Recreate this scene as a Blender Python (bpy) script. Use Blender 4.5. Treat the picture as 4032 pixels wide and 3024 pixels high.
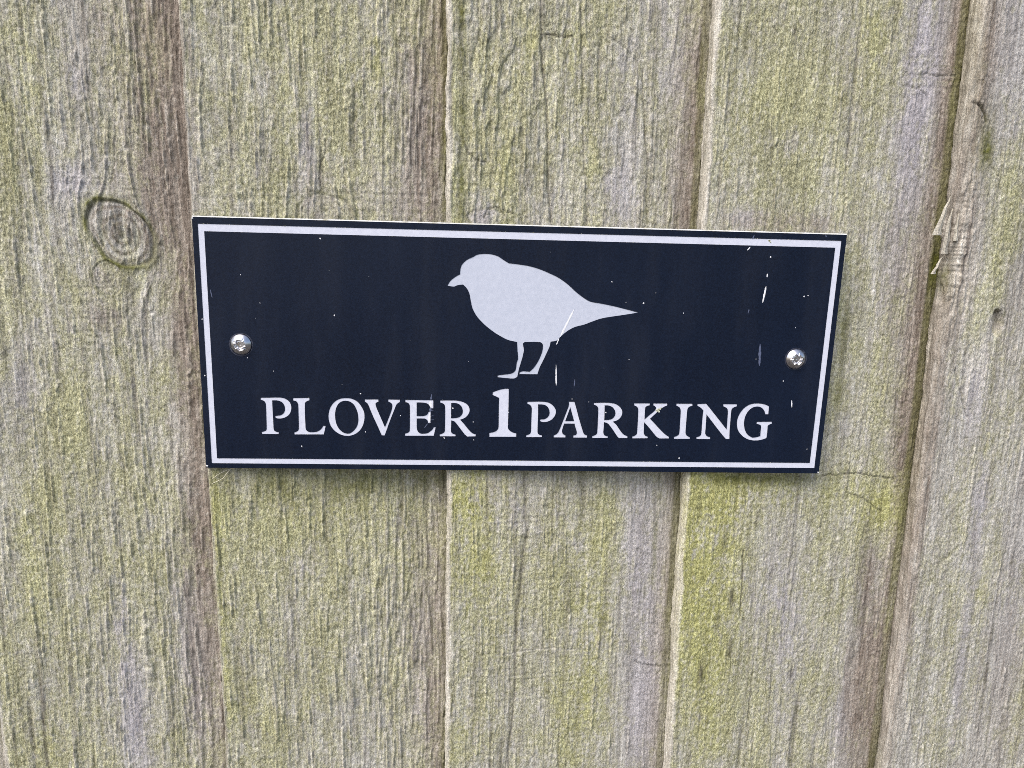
# Engraved navy parking sign screwed to a weathered feather-edge fence.  Units in the build code are millimetres, the scene is in metres.
import bpy, bmesh, math, random
import numpy as np
from mathutils import Matrix, Vector

for o in list(bpy.data.objects):
    bpy.data.objects.remove(o)
scene = bpy.context.scene
COL = scene.collection
ZS = 1.2                       # height of the sign's centre above the ground, metres

# ------------------------------------------------------------------ camera
FPX = 3028.0                   # focal length in pixels of the 4032 x 3024 photograph (26 mm equivalent)
CAM_R = np.array([[0.99833549, -0.05487066, 0.01776117],
                  [0.00654326, -0.19821184, -0.98013736],
                  [0.05730126, 0.97862213, -0.19752288]])      # world -> camera (x right, y down, z ahead)
CAM_C = np.array([-0.02617803, -0.35812978, 0.05681451])       # from the centre of the sign's face, metres
cam = bpy.data.cameras.new('camera')
cam_o = bpy.data.objects.new('camera', cam)
COL.objects.link(cam_o)
cam.sensor_width = 36.0
cam.lens = FPX / 4032 * 36.0
cam.clip_start = 0.01
cam.clip_end = 200.0
r_, d_, f_ = CAM_R
cam_o.matrix_world = Matrix(((r_[0], -d_[0], -f_[0], CAM_C[0]),
                             (r_[1], -d_[1], -f_[1], CAM_C[1]),
                             (r_[2], -d_[2], -f_[2], CAM_C[2] + ZS), (0, 0, 0, 1)))
scene.camera = cam_o

# ------------------------------------------------------------------ light: bright overcast, brightest high up behind the camera's left shoulder
SUN_EL, SUN_AZ = math.radians(52), math.radians(222)           # azimuth clockwise from +Y
w = bpy.data.worlds.new('World')
scene.world = w
w.use_nodes = True
nt = w.node_tree
sky = nt.nodes.new('ShaderNodeTexSky')
sky.sky_type = 'NISHITA'
sky.sun_disc = False
sky.sun_elevation = SUN_EL
sky.sun_rotation = SUN_AZ
sky.air_density = 1.0
sky.dust_density = 3.0
sky.ozone_density = 1.0
bg = nt.nodes['Background']
bg.inputs['Strength'].default_value = 0.1
nt.links.new(sky.outputs[0], bg.inputs[0])
sun = bpy.data.lights.new('sun', 'SUN')
sun.energy = 1.4
sun.angle = math.radians(42)
sun.color = (1.0, 0.98, 0.955)
sun_o = bpy.data.objects.new('sun', sun)
COL.objects.link(sun_o)
sdir = Vector((math.sin(SUN_AZ) * math.cos(SUN_EL), math.cos(SUN_AZ) * math.cos(SUN_EL), math.sin(SUN_EL)))
sun_o.rotation_euler = sdir.to_track_quat('Z', 'Y').to_euler()
sun_o.location = (sdir.x * 3, sdir.y * 3, ZS + sdir.z * 3)
vs = scene.view_settings
vs.view_transform = 'Standard'
vs.look = 'None'
vs.gamma = 1.0
vs.use_curve_mapping = False
vs.exposure = 1.06
scene.render.engine = 'CYCLES'

# ------------------------------------------------------------------ helpers
def lin(r, g, b):
    f = lambda c: c / 12.92 if c <= 0.04045 else ((c + 0.055) / 1.055) ** 2.4
    return (f(r / 255), f(g / 255), f(b / 255), 1.0)

def tag(o, label=None, cat=None, group=None, kind=None):
    for k, v in (('label', label), ('category', cat), ('group', group), ('kind', kind)):
        if v:
            o[k] = v
    return o

def empty(name, loc):
    o = bpy.data.objects.new(name, None)
    o.empty_display_size = 0.02
    o.location = loc
    COL.objects.link(o)
    return o

def mesh_obj(name, verts, faces, mat, parent=None, smooth=False):
    """verts in millimetres in the sign's frame (x, y into the fence, z up from the sign's centre)"""
    me = bpy.data.meshes.new(name)
    v = np.asarray(verts, dtype=np.float64) * 0.001
    v[:, 2] += ZS
    if parent is not None:
        v -= np.array(world_loc(parent))
    me.from_pydata([tuple(p) for p in v], [], faces)
    me.update()
    if smooth:
        me.polygons.foreach_set('use_smooth', [True] * len(me.polygons))
    o = bpy.data.objects.new(name, me)
    o.data.materials.append(mat)
    o.parent = parent
    COL.objects.link(o)
    return o

def world_loc(o):
    p = Vector((0, 0, 0))
    while o is not None:
        p += o.location
        o = o.parent
    return p

def spoint(px, py, y=0.0):
    """a pixel of the photograph (4032 x 3024) -> mm on the plane y (mm) parallel to the sign's face"""
    d = CAM_R.T @ np.array([(px - 2016) / FPX, (py - 1512) / FPX, 1.0])
    t = (y * 0.001 - CAM_C[1]) / d[1]
    q = (CAM_C + t * d) * 1000
    return q[0], q[2]

PX = 4032 / 2212.0             # the wood was surveyed on a 2212-wide copy

# ------------------------------------------------------------------ materials
def new_mat(name):
    m = bpy.data.materials.new(name)
    m.use_nodes = True
    n = m.node_tree.nodes
    return m, m.node_tree, n, n['Principled BSDF']

def N(nt, kind, **kw):
    n = nt.nodes.new(kind)
    for k, v in kw.items():
        if k in n.inputs.keys():
            n.inputs[k].default_value = v
        else:
            setattr(n, k, v)
    return n

def mixc(nt, fac, a, b, blend='MIX'):
    n = nt.nodes.new('ShaderNodeMix')
    n.data_type = 'RGBA'
    n.blend_type = blend
    for sock, val in ((n.inputs[0], fac), (n.inputs[6], a), (n.inputs[7], b)):
        if isinstance(val, bpy.types.NodeSocket):
            nt.links.new(val, sock)
        else:
            sock.default_value = val
    return n.outputs[2]

def ramp(nt, src, lo, hi, a=0.0, b=1.0):
    n = nt.nodes.new('ShaderNodeMapRange')
    n.inputs[1].default_value, n.inputs[2].default_value = lo, hi
    n.inputs[3].default_value, n.inputs[4].default_value = a, b
    nt.links.new(src, n.inputs[0])
    return n.outputs[0]

def coords(nt, scale, loc=(0, 0, 0)):
    tc = nt.nodes.new('ShaderNodeTexCoord')
    mp = nt.nodes.new('ShaderNodeMapping')
    mp.inputs['Scale'].default_value = scale
    mp.inputs['Location'].default_value = loc
    nt.links.new(tc.outputs['Object'], mp.inputs[0])
    return mp.outputs[0]

def noise(nt, vec, scale, detail=3, rough=0.6):
    n = nt.nodes.new('ShaderNodeTexNoise')
    n.inputs['Scale'].default_value = scale
    n.inputs['Detail'].default_value = detail
    n.inputs['Roughness'].default_value = rough
    nt.links.new(vec, n.inputs['Vector'])
    return n.outputs['Fac']

def wood_material():
    m, nt, n, b = new_mat('weathered_wood')
    a1 = N(nt, 'ShaderNodeAttribute', attribute_name='growth')
    a2 = N(nt, 'ShaderNodeAttribute', attribute_name='wear')
    s1 = nt.nodes.new('ShaderNodeSeparateColor'); nt.links.new(a1.outputs['Color'], s1.inputs[0])
    s2 = nt.nodes.new('ShaderNodeSeparateColor'); nt.links.new(a2.outputs['Color'], s2.inputs[0])
    fine = noise(nt, coords(nt, (1, 1, 0.6)), 1500, 2, 0.8)
    fibre = noise(nt, coords(nt, (1, 1, 0.09), (0.3, 0, 0.7)), 800, 3, 0.65)
    col = mixc(nt, ramp(nt, fibre, 0.35, 0.7), lin(*C_BASE_A), lin(*C_BASE_B))
    col = mixc(nt, a1.outputs['Alpha'], col, lin(*C_LILAC))
    col = mixc(nt, s1.outputs[2], col, mixc(nt, ramp(nt, fibre, 0.3, 0.7), lin(*C_BROWN_A), lin(*C_BROWN_B)))
    col = mixc(nt, s1.outputs[0], col, mixc(nt, ramp(nt, fine, 0.3, 0.7), lin(*C_ALGAE_A), lin(*C_ALGAE_B)))
    col = mixc(nt, s1.outputs[1], col, mixc(nt, ramp(nt, fine, 0.3, 0.7), lin(*C_YELL_A), lin(*C_YELL_B)))
    col = mixc(nt, s2.outputs[1], col, lin(*C_PALE))
    col = mixc(nt, s2.outputs[0], col, lin(*C_DARK))
    col = mixc(nt, s2.outputs[2], col, lin(*C_MOSS_SHADE))
    grain = mixc(nt, 1.0, col, mixc(nt, ramp(nt, fine, 0.3, 0.7), (0.6, 0.59, 0.57, 1), (1.24, 1.24, 1.24, 1)), 'MULTIPLY')
    nt.links.new(grain, b.inputs['Base Color'])
    strk = noise(nt, coords(nt, (1, 1, 0.045), (0.9, 0, 0.2)), 330, 5, 0.75)
    grain = mixc(nt, 1.0, grain, mixc(nt, ramp(nt, strk, 0.34, 0.66), (0.7, 0.69, 0.68, 1), (1.12, 1.12, 1.12, 1)), 'MULTIPLY')
    nt.links.new(grain, b.inputs['Base Color'])
    b.inputs['Roughness'].default_value = 0.88
    b.inputs['Specular IOR Level'].default_value = 0.22
    add = N(nt, 'ShaderNodeMath', operation='ADD')
    nt.links.new(fine, add.inputs[0]); nt.links.new(fibre, add.inputs[1])
    bp = N(nt, 'ShaderNodeBump', Strength=1.0, Distance=0.0005)
    nt.links.new(add.outputs[0], bp.inputs['Height'])
    nt.links.new(bp.outputs[0], b.inputs['Normal'])
    return m

C_BASE_A, C_BASE_B = (172, 167, 157), (224, 221, 212)
C_LILAC = (192, 187, 191)
C_BROWN_A, C_BROWN_B = (122, 109, 98), (184, 172, 160)
C_ALGAE_A, C_ALGAE_B = (154, 152, 116), (210, 207, 170)
C_YELL_A, C_YELL_B = (158, 157, 96), (212, 210, 148)
C_PALE = (240, 234, 222)
C_DARK = (72, 66, 58)
C_MOSS_SHADE = (106, 107, 50)

def sign_materials():
    m, nt, n, b = new_mat('navy_laminate')
    v = coords(nt, (1, 1, 1))
    sp = noise(nt, v, 1500, 2, 0.7)
    big = noise(nt, v, 14, 2, 0.5)
    col = mixc(nt, ramp(nt, sp, 0.35, 0.75), lin(6, 14, 31), lin(17, 29, 50))
    col = mixc(nt, ramp(nt, big, 0.35, 0.7, 0, 0.35), col, lin(20, 31, 52))
    nt.links.new(col, b.inputs['Base Color'])
    film = noise(nt, coords(nt, (1, 1, 0.18)), 60, 4, 0.65)                # dried rain runs and dust film
    col = mixc(nt, ramp(nt, film, 0.5, 0.8, 0, 0.05), col, lin(96, 98, 104))
    nt.links.new(col, b.inputs['Base Color'])
    nt.links.new(ramp(nt, film, 0.3, 0.7, 0.42, 0.66), b.inputs['Roughness'])
    b.inputs['Specular IOR Level'].default_value = 0.22
    bp = N(nt, 'ShaderNodeBump', Strength=0.5, Distance=0.00008)
    nt.links.new(sp, bp.inputs['Height']); nt.links.new(bp.outputs[0], b.inputs['Normal'])
    m2, nt, n, b = new_mat('white_laminate_core')
    v = coords(nt, (1, 1, 1))
    g = noise(nt, v, 700, 3, 0.6)
    g2 = noise(nt, v, 45, 2, 0.5)
    col = mixc(nt, ramp(nt, g, 0.3, 0.7), lin(206, 208, 222), lin(220, 222, 234))
    col = mixc(nt, ramp(nt, g2, 0.45, 0.75, 0, 0.5), col, lin(212, 214, 227))
    nt.links.new(col, b.inputs['Base Color'])
    b.inputs['Roughness'].default_value = 0.6
    b.inputs['Specular IOR Level'].default_value = 0.3
    m10, nt, n, b = new_mat('white_laminate_sheen_tint')                          # the bird's differing sheen, put into the colour as a greyer white
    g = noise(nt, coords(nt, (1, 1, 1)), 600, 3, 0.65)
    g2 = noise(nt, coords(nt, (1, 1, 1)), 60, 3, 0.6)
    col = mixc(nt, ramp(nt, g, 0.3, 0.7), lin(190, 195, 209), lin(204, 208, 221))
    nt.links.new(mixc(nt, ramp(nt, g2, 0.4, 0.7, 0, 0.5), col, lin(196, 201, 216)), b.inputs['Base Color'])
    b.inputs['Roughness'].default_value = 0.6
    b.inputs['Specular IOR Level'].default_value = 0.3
    m3, nt, n, b = new_mat('cut_edge_white')
    g = noise(nt, coords(nt, (1, 1, 1)), 260, 3, 0.6)
    nt.links.new(mixc(nt, ramp(nt, g, 0.45, 0.75), lin(214, 214, 214), lin(160, 156, 134)), b.inputs['Base Color'])
    b.inputs['Roughness'].default_value = 0.6
    m4, nt, n, b = new_mat('scratch_white')
    g = noise(nt, coords(nt, (1, 1, 1)), 900, 2, 0.6)
    nt.links.new(mixc(nt, g, lin(225, 225, 230), lin(250, 250, 250)), b.inputs['Base Color'])
    b.inputs['Roughness'].default_value = 0.5
    m5, nt, n, b = new_mat('scuff_grey')
    g = noise(nt, coords(nt, (1, 1, 1)), 900, 2, 0.6)
    nt.links.new(mixc(nt, g, lin(58, 66, 92), lin(112, 120, 146)), b.inputs['Base Color'])
    b.inputs['Roughness'].default_value = 0.6
    m9, nt, n, b = new_mat('scuff_dark')
    g = noise(nt, coords(nt, (1, 1, 1)), 700, 2, 0.6)
    nt.links.new(mixc(nt, ramp(nt, g, 0.4, 0.65), lin(12, 16, 34), lin(62, 66, 84)), b.inputs['Base Color'])
    b.inputs['Roughness'].default_value = 0.6
    m6, nt, n, b = new_mat('lichen')
    g = noise(nt, coords(nt, (1, 1, 1)), 1600, 2, 0.6)
    nt.links.new(mixc(nt, ramp(nt, g, 0.4, 0.6), lin(120, 122, 70), lin(232, 232, 214)), b.inputs['Base Color'])
    b.inputs['Roughness'].default_value = 0.9
    m7, nt, n, b = new_mat('stainless_steel')
    g = noise(nt, coords(nt, (1, 1, 1)), 420, 3, 0.6)
    nt.links.new(mixc(nt, g, lin(200, 196, 198), lin(232, 230, 232)), b.inputs['Base Color'])
    b.inputs['Metallic'].default_value = 1.0
    nt.links.new(ramp(nt, g, 0.3, 0.7, 0.2, 0.38), b.inputs['Roughness'])
    m8, nt, n, b = new_mat('dry_fibre')
    g = noise(nt, coords(nt, (1, 1, 1)), 500, 2, 0.6)
    nt.links.new(mixc(nt, g, lin(215, 205, 175), lin(245, 240, 225)), b.inputs['Base Color'])
    b.inputs['Roughness'].default_value = 0.6
    return dict(wide=m10, navy=m, white=m2, edge=m3, scratch=m4, scuff=m5, scuff_dark=m9, lichen=m6, steel=m7, fibre=m8)

WOOD = wood_material()
SM = sign_materials()

# ------------------------------------------------------------------ the fence: feather-edge boards, thick left edge lapping the thin right edge of the next
DU, DZ = 0.4, 0.6             # grid of the boards in view, mm
ZLO, ZHI = -244.0, 174.0       # part of the boards in view
NZ = int((ZHI - ZLO) / DZ)
Y0, STEP = 2.3, 11.0            # face at the thick edge, step at a lap
ARCS = {5: 1.4, 6: 2.3, 7: 2.4, 8: 5.0}         # rounding of the arris
FACES = [-726.0, -610.0, -495.0, -378.0, -262.0, -150.6, -36.4, 82.4, 203.2, 322.0, 440.0, 556.0, 674.0]   # x of the thick left edges
FENCE_LO, FENCE_HI = -1215.0, 620.0

def fftnoise(shape, lx, lz, rng):
    """periodic unit-variance gaussian noise on (rows, cols), correlation lengths in mm"""
    a = rng.standard_normal(shape)
    fz = np.fft.fftfreq(shape[0], DZ)[:, None]
    fx = np.fft.rfftfreq(shape[1], DU)[None, :]
    f = np.fft.rfft2(a) * np.exp(-2 * (np.pi ** 2) * ((fx * lx) ** 2 + (fz * lz) ** 2))
    f[0, 0] = 0
    a = np.fft.irfft2(f, s=shape)
    return a / a.std()

def sstep(x, a, b):
    t = np.clip((x - a) / (b - a), 0, 1)
    return t * t * (3 - 2 * t)

def board_point(k, u, v):
    """surveyed pixel (2212-wide copy) -> x, z in mm on the sloping face of board k"""
    x, z = spoint(u * PX, v * PX, 8.0)
    for _ in range(3):
        x, z = spoint(u * PX, v * PX, Y0 + STEP * (x - FACES[k]) / 118.0)
    return x, z

# growth, weathering and relief surveyed on the boards: (board, channel, centre px, radii px, amount)
# channels: A grey-green algae, Y yellow algae, B brown wood, L lilac-grey bare wood, K dark stain, W pale torn wood, M moss green
#           f fuzz, r raised fibres, t torn flakes, s saw lines  (relief)
PATCH = [
 # board 4 = first left of the sign
 (4,'B',372,210,50,330,.9),(4,'B',300,90,90,140,.5),(4,'L',330,60,60,90,.3),(4,'r',320,120,90,170,1.0),(4,'t',230,150,120,160,.5),(4,'B',335,385,75,95,.6),
 (4,'L',155,395,40,30,.7),(4,'L',160,180,22,40,.5),(4,'A',30,60,60,120,.2),(4,'A',40,1500,120,200,.18),(4,'B',225,690,42,32,.55),
 (4,'K',222,690,24,20,.2),(4,'B',232,600,32,40,.35),(4,'L',30,830,22,90,.45),(4,'B',410,800,34,330,.7),(4,'B',440,1330,42,360,.62),
 (4,'r',400,1400,90,350,.9),(4,'L',262,1330,18,110,.95),(4,'L',292,1560,28,120,.8),(4,'L',425,1450,40,240,.45),(4,'s',200,410,160,25,1.0),
 (4,'s',230,690,90,60,.8),(4,'Y',60,1080,30,60,.12),(4,'Y',70,1250,12,100,.25),(4,'Y',105,1620,12,60,.3),(4,'Y',270,575,30,30,.25),(4,'A',100,1250,160,300,.15),
 (4,'L',120,1180,40,60,.3),(4,'Y',75,250,12,80,.2),
 # board 5 = behind the sign's left half
 (5,'B',920,240,58,300,.75),(5,'L',905,110,30,130,.6),(5,'r',900,110,50,150,1.2),(5,'t',880,200,80,200,.8),(5,'A',600,120,140,140,.25),
 (5,'L',540,330,50,50,.4),(5,'L',665,300,18,60,.5),(5,'K',665,310,9,45,.25),(5,'A',760,300,60,120,.2),(5,'Y',815,140,7,80,.5),(5,'M',960,380,6,120,.6),
 (5,'B',925,1370,48,340,.5),(5,'L',900,1560,30,120,.4),(5,'r',860,1330,110,380,1.0),(5,'M',640,1045,170,42,.45),(5,'M',880,1035,80,28,.5),(5,'Y',680,1100,190,60,.3),
 (5,'A',600,1150,130,120,.35),(5,'L',645,1225,20,26,.5),(5,'Y',560,1530,70,60,.14),(5,'W',590,1500,24,40,.15),(5,'Y',478,1300,7,330,.5),(5,'A',520,1400,60,250,.15),(5,'B',420,300,16,180,.4),
 (5,'B',760,410,120,60,.25),(5,'s',700,430,260,40,.9),
 # board 6 = behind the sign's middle
 (6,'A',1080,200,80,250,.35),(6,'M',996,40,8,60,.7),(6,'M',998,330,7,160,.5),(6,'M',1000,120,9,40,.4),(6,'t',1060,230,80,260,1.1),(6,'r',1030,220,50,200,.5),
 (6,'Y',1150,110,10,30,.4),(6,'Y',1235,100,11,50,.5),(6,'Y',1090,350,14,30,.3),(6,'L',1330,420,60,70,.6),(6,'L',1040,460,40,30,.5),(6,'B',1480,330,38,200,.5),(6,'t',1300,200,140,220,.45),
 (6,'L',1420,120,70,110,.35),(6,'A',1330,130,110,110,.25),(6,'K',1170,20,8,40,.35),
 (6,'Y',1010,1060,38,60,.75),(6,'Y',1010,1190,40,90,.5),(6,'Y',1060,1290,50,90,.3),(6,'Y',1250,1190,40,120,.35),(6,'Y',1285,1340,30,110,.5),(6,'Y',1255,1560,50,130,.45),(6,'Y',1015,1580,40,60,.4),
 (6,'B',1055,1050,20,40,.4),(6,'L',1085,1100,45,60,.6),(6,'L',1380,1200,48,150,.75),(6,'L',1385,1500,42,190,.85),(6,'L',1235,1150,30,50,.45),(6,'W',1400,1120,30,100,.1),(6,'M',1418,1120,5,110,.6),
 (6,'s',1120,1250,180,300,.7),(6,'B',1295,1370,10,30,.55),(6,'M',1300,1345,9,22,.4),(6,'M',1260,1290,8,18,.45),(6,'A',1180,1400,80,220,.3),
 # board 7 = behind the sign's right end
 (7,'A',1700,200,170,230,.45),(7,'Y',1880,90,30,120,.2),(7,'Y',1650,210,60,40,.18),(7,'L',1995,110,45,150,.85),(7,'L',1970,330,40,150,.7),(7,'B',2050,250,26,260,.8),(7,'L',1700,310,40,25,.6),
 (7,'L',1700,195,24,20,.4),(7,'B',1700,482,120,26,.7),(7,'L',1620,470,40,20,.5),(7,'K',1655,330,12,55,.25),(7,'K',1610,90,6,30,.3),(7,'K',1715,70,5,20,.4),(7,'B',1850,130,90,70,.18),
 (7,'B',1960,640,55,170,.5),(7,'L',1925,620,25,90,.45),(7,'A',1870,800,60,240,.3),(7,'M',1822,740,10,180,.35),(7,'Y',1850,560,20,60,.2),(7,'B',1965,900,45,180,.7),(7,'L',1880,960,50,60,.35),
 (7,'Y',1560,1060,110,45,.85),(7,'Y',1500,1150,45,130,.9),(7,'Y',1540,1260,60,120,.55),(7,'Y',1500,1400,40,120,.35),(7,'Y',1530,1560,30,120,.4),(7,'M',1680,1036,120,14,.4),(7,'Y',1900,1105,38,34,.8),(7,'Y',1820,1060,100,30,.35),
 (7,'M',1560,1035,80,10,.4),(7,'L',1660,1290,60,90,.5),(7,'L',1700,1450,50,160,.45),(7,'B',1862,1480,44,230,1.0),(7,'L',1820,1550,36,120,.5),(7,'B',1870,1230,26,60,.6),(7,'A',1620,1450,80,200,.3),
 (7,'K',1565,1170,6,26,.45),(7,'K',1510,1110,5,40,.4),(7,'K',1580,1290,6,24,.5),(7,'K',1548,1345,5,22,.5),(7,'K',1577,1400,6,28,.5),(7,'K',1513,1450,6,28,.55),(7,'K',1708,1453,4,18,.5),(7,'K',1635,1120,5,18,.5),(7,'K',1665,1240,5,20,.35),
 (7,'s',1720,1065,220,40,1.0),(7,'s',2010,160,60,30,1.0),(7,'f',1700,1250,200,200,.3),
 # board 8 = right of the wide lap
 (8,'B',2115,150,34,220,.95),(8,'W',2105,120,10,130,.25),(8,'B',2065,560,40,170,.75),(8,'W',2052,530,14,60,.5),(8,'t',2065,530,34,130,2.2),(8,'W',2070,560,26,120,.3),(8,'K',2045,470,26,60,.2),(8,'W',2102,800,20,75,.35),(8,'r',2060,560,40,160,.8),
 (8,'M',2130,300,16,60,.6),(8,'L',2180,120,60,150,.4),(8,'L',2105,830,30,90,.65),(8,'W',2118,800,8,60,.4),(8,'A',2190,700,60,300,.2),(8,'L',2110,1100,20,90,.7),(8,'L',2080,1400,16,200,.6),(8,'Y',2120,1275,12,40,.3),
 (8,'B',1955,1300,24,380,.9),(8,'B',2000,900,30,320,.85),(8,'A',2060,1250,60,250,.2),(8,'L',2180,1300,40,300,.3),(8,'A',2180,430,50,130,.2),(8,'M',2128,705,8,14,.4),(8,'B',2180,1500,80,300,.3),(8,'B',2190,600,60,200,.25),(8,'M',2035,600,18,30,.6),(7,'M',2022,560,14,60,.7),(7,'K',2022,560,10,40,.3),
]
# cracks and grooves: (board, points px, half-width mm, depth mm, dark)
CRACK = [
 (4,[(246,300),(245,350),(240,385),(239,410)],.26,.35,.5),
 (5,[(706,300),(703,330),(692,352),(690,385),(694,412)],.24,.45,.65),
 (5,[(694,412),(668,425),(655,440),(648,466)],.3,.3,.3),
 (6,[(1168,0),(1171,70),(1168,100),(1172,160),(1180,230),(1186,330),(1182,400),(1186,480)],.45,.7,.55),
 (6,[(1170,75),(1215,79),(1235,78)],.3,.5,.9),(6,[(1312,80),(1345,100),(1380,140)],.3,.35,.35),
 (6,[(1255,20),(1258,200),(1262,330),(1266,480)],.35,.4,.4),(6,[(1388,150),(1393,300),(1400,360),(1396,480)],.35,.4,.45),
 (6,[(1130,1020),(1136,1080),(1132,1110),(1140,1150)],.7,.25,.45),(6,[(1140,1150),(1128,1200),(1125,1260),(1118,1300),(1113,1370)],1.0,.3,.6),
 (6,[(1113,1370),(1112,1500),(1105,1560),(1092,1660)],.5,.3,.55),(6,[(1085,1600),(1078,1665)],1.5,.2,.5),
 (6,[(1075,1415),(1110,1412),(1140,1404),(1190,1400),(1235,1404)],.3,.35,-.5),(6,[(1060,1333),(1100,1325),(1130,1322)],.25,.25,-.4),
 (6,[(1370,1428),(1395,1436),(1432,1440)],.3,.5,.5),(6,[(1202,1020),(1204,1120)],.4,.3,.4),
 (7,[(1772,1026),(1800,1025),(1850,1022),(1880,1026),(1930,1034)],.28,.6,.7),(7,[(1825,1062),(1862,1075),(1880,1090),(1905,1105)],.25,.4,.6),
 (7,[(1601,1250),(1605,1190),(1600,1330)],.3,.4,.7),(7,[(1990,160),(2040,166),(2062,164)],.4,.6,-.3),
 (7,[(1960,185),(1990,195),(2000,210)],.3,.3,.5),
 (8,[(2106,220),(2118,228),(2127,245),(2130,262)],.55,1.2,.9),(8,[(2116,230),(2112,300)],.4,.3,.3),
 (8,[(2164,672),(2150,678),(2142,695)],.4,.6,.6),
 (8,[(2058,780),(2064,810),(2075,850),(2090,900)],.35,.5,.4),
 (8,[(1925,1428),(1918,1440),(1906,1510)],.4,.8,.9),
 (6,[(1045,470),(1052,452),(1070,447),(1090,455),(1110,462)],.4,.5,.6),(6,[(1000,300),(1010,330),(1028,345),(1050,350)],.35,.5,.7),
]
PIT = [(8,2151,697,14,32,.12,4.0),(8,2040,540,13,44,-.2,2.5)]   # hollows: centre px, radii px, tilt, depth mm
KNOT = [(4,262,505,72,52,-.85,1.0),(5,700,468,62,50,.2,.35),(4,232,600,30,38,0,.45),(7,2040,160,60,14,0,.3),(6,1050,470,40,18,0,.35)]

def lerp_cols(a, cols):
    """sample periodic columns of a at fractional positions cols (1-d or per row)"""
    n = a.shape[1]
    c0 = np.floor(cols).astype(int)
    t = cols - c0
    if cols.ndim == 1:
        return a[:, c0 % n] * (1 - t) + a[:, (c0 + 1) % n] * t
    r = np.arange(a.shape[0])[:, None]
    return a[r, c0 % n] * (1 - t) + a[r, (c0 + 1) % n] * t

def seg_dist(X, Z, pts):
    d = np.full(X.shape, 1e9)
    for (ax, az), (bx, bz) in zip(pts[:-1], pts[1:]):
        vx, vz = bx - ax, bz - az
        t = np.clip(((X - ax) * vx + (Z - az) * vz) / (vx * vx + vz * vz + 1e-9), 0, 1)
        d = np.minimum(d, np.hypot(X - ax - t * vx, Z - az - t * vz))
    return d

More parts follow.
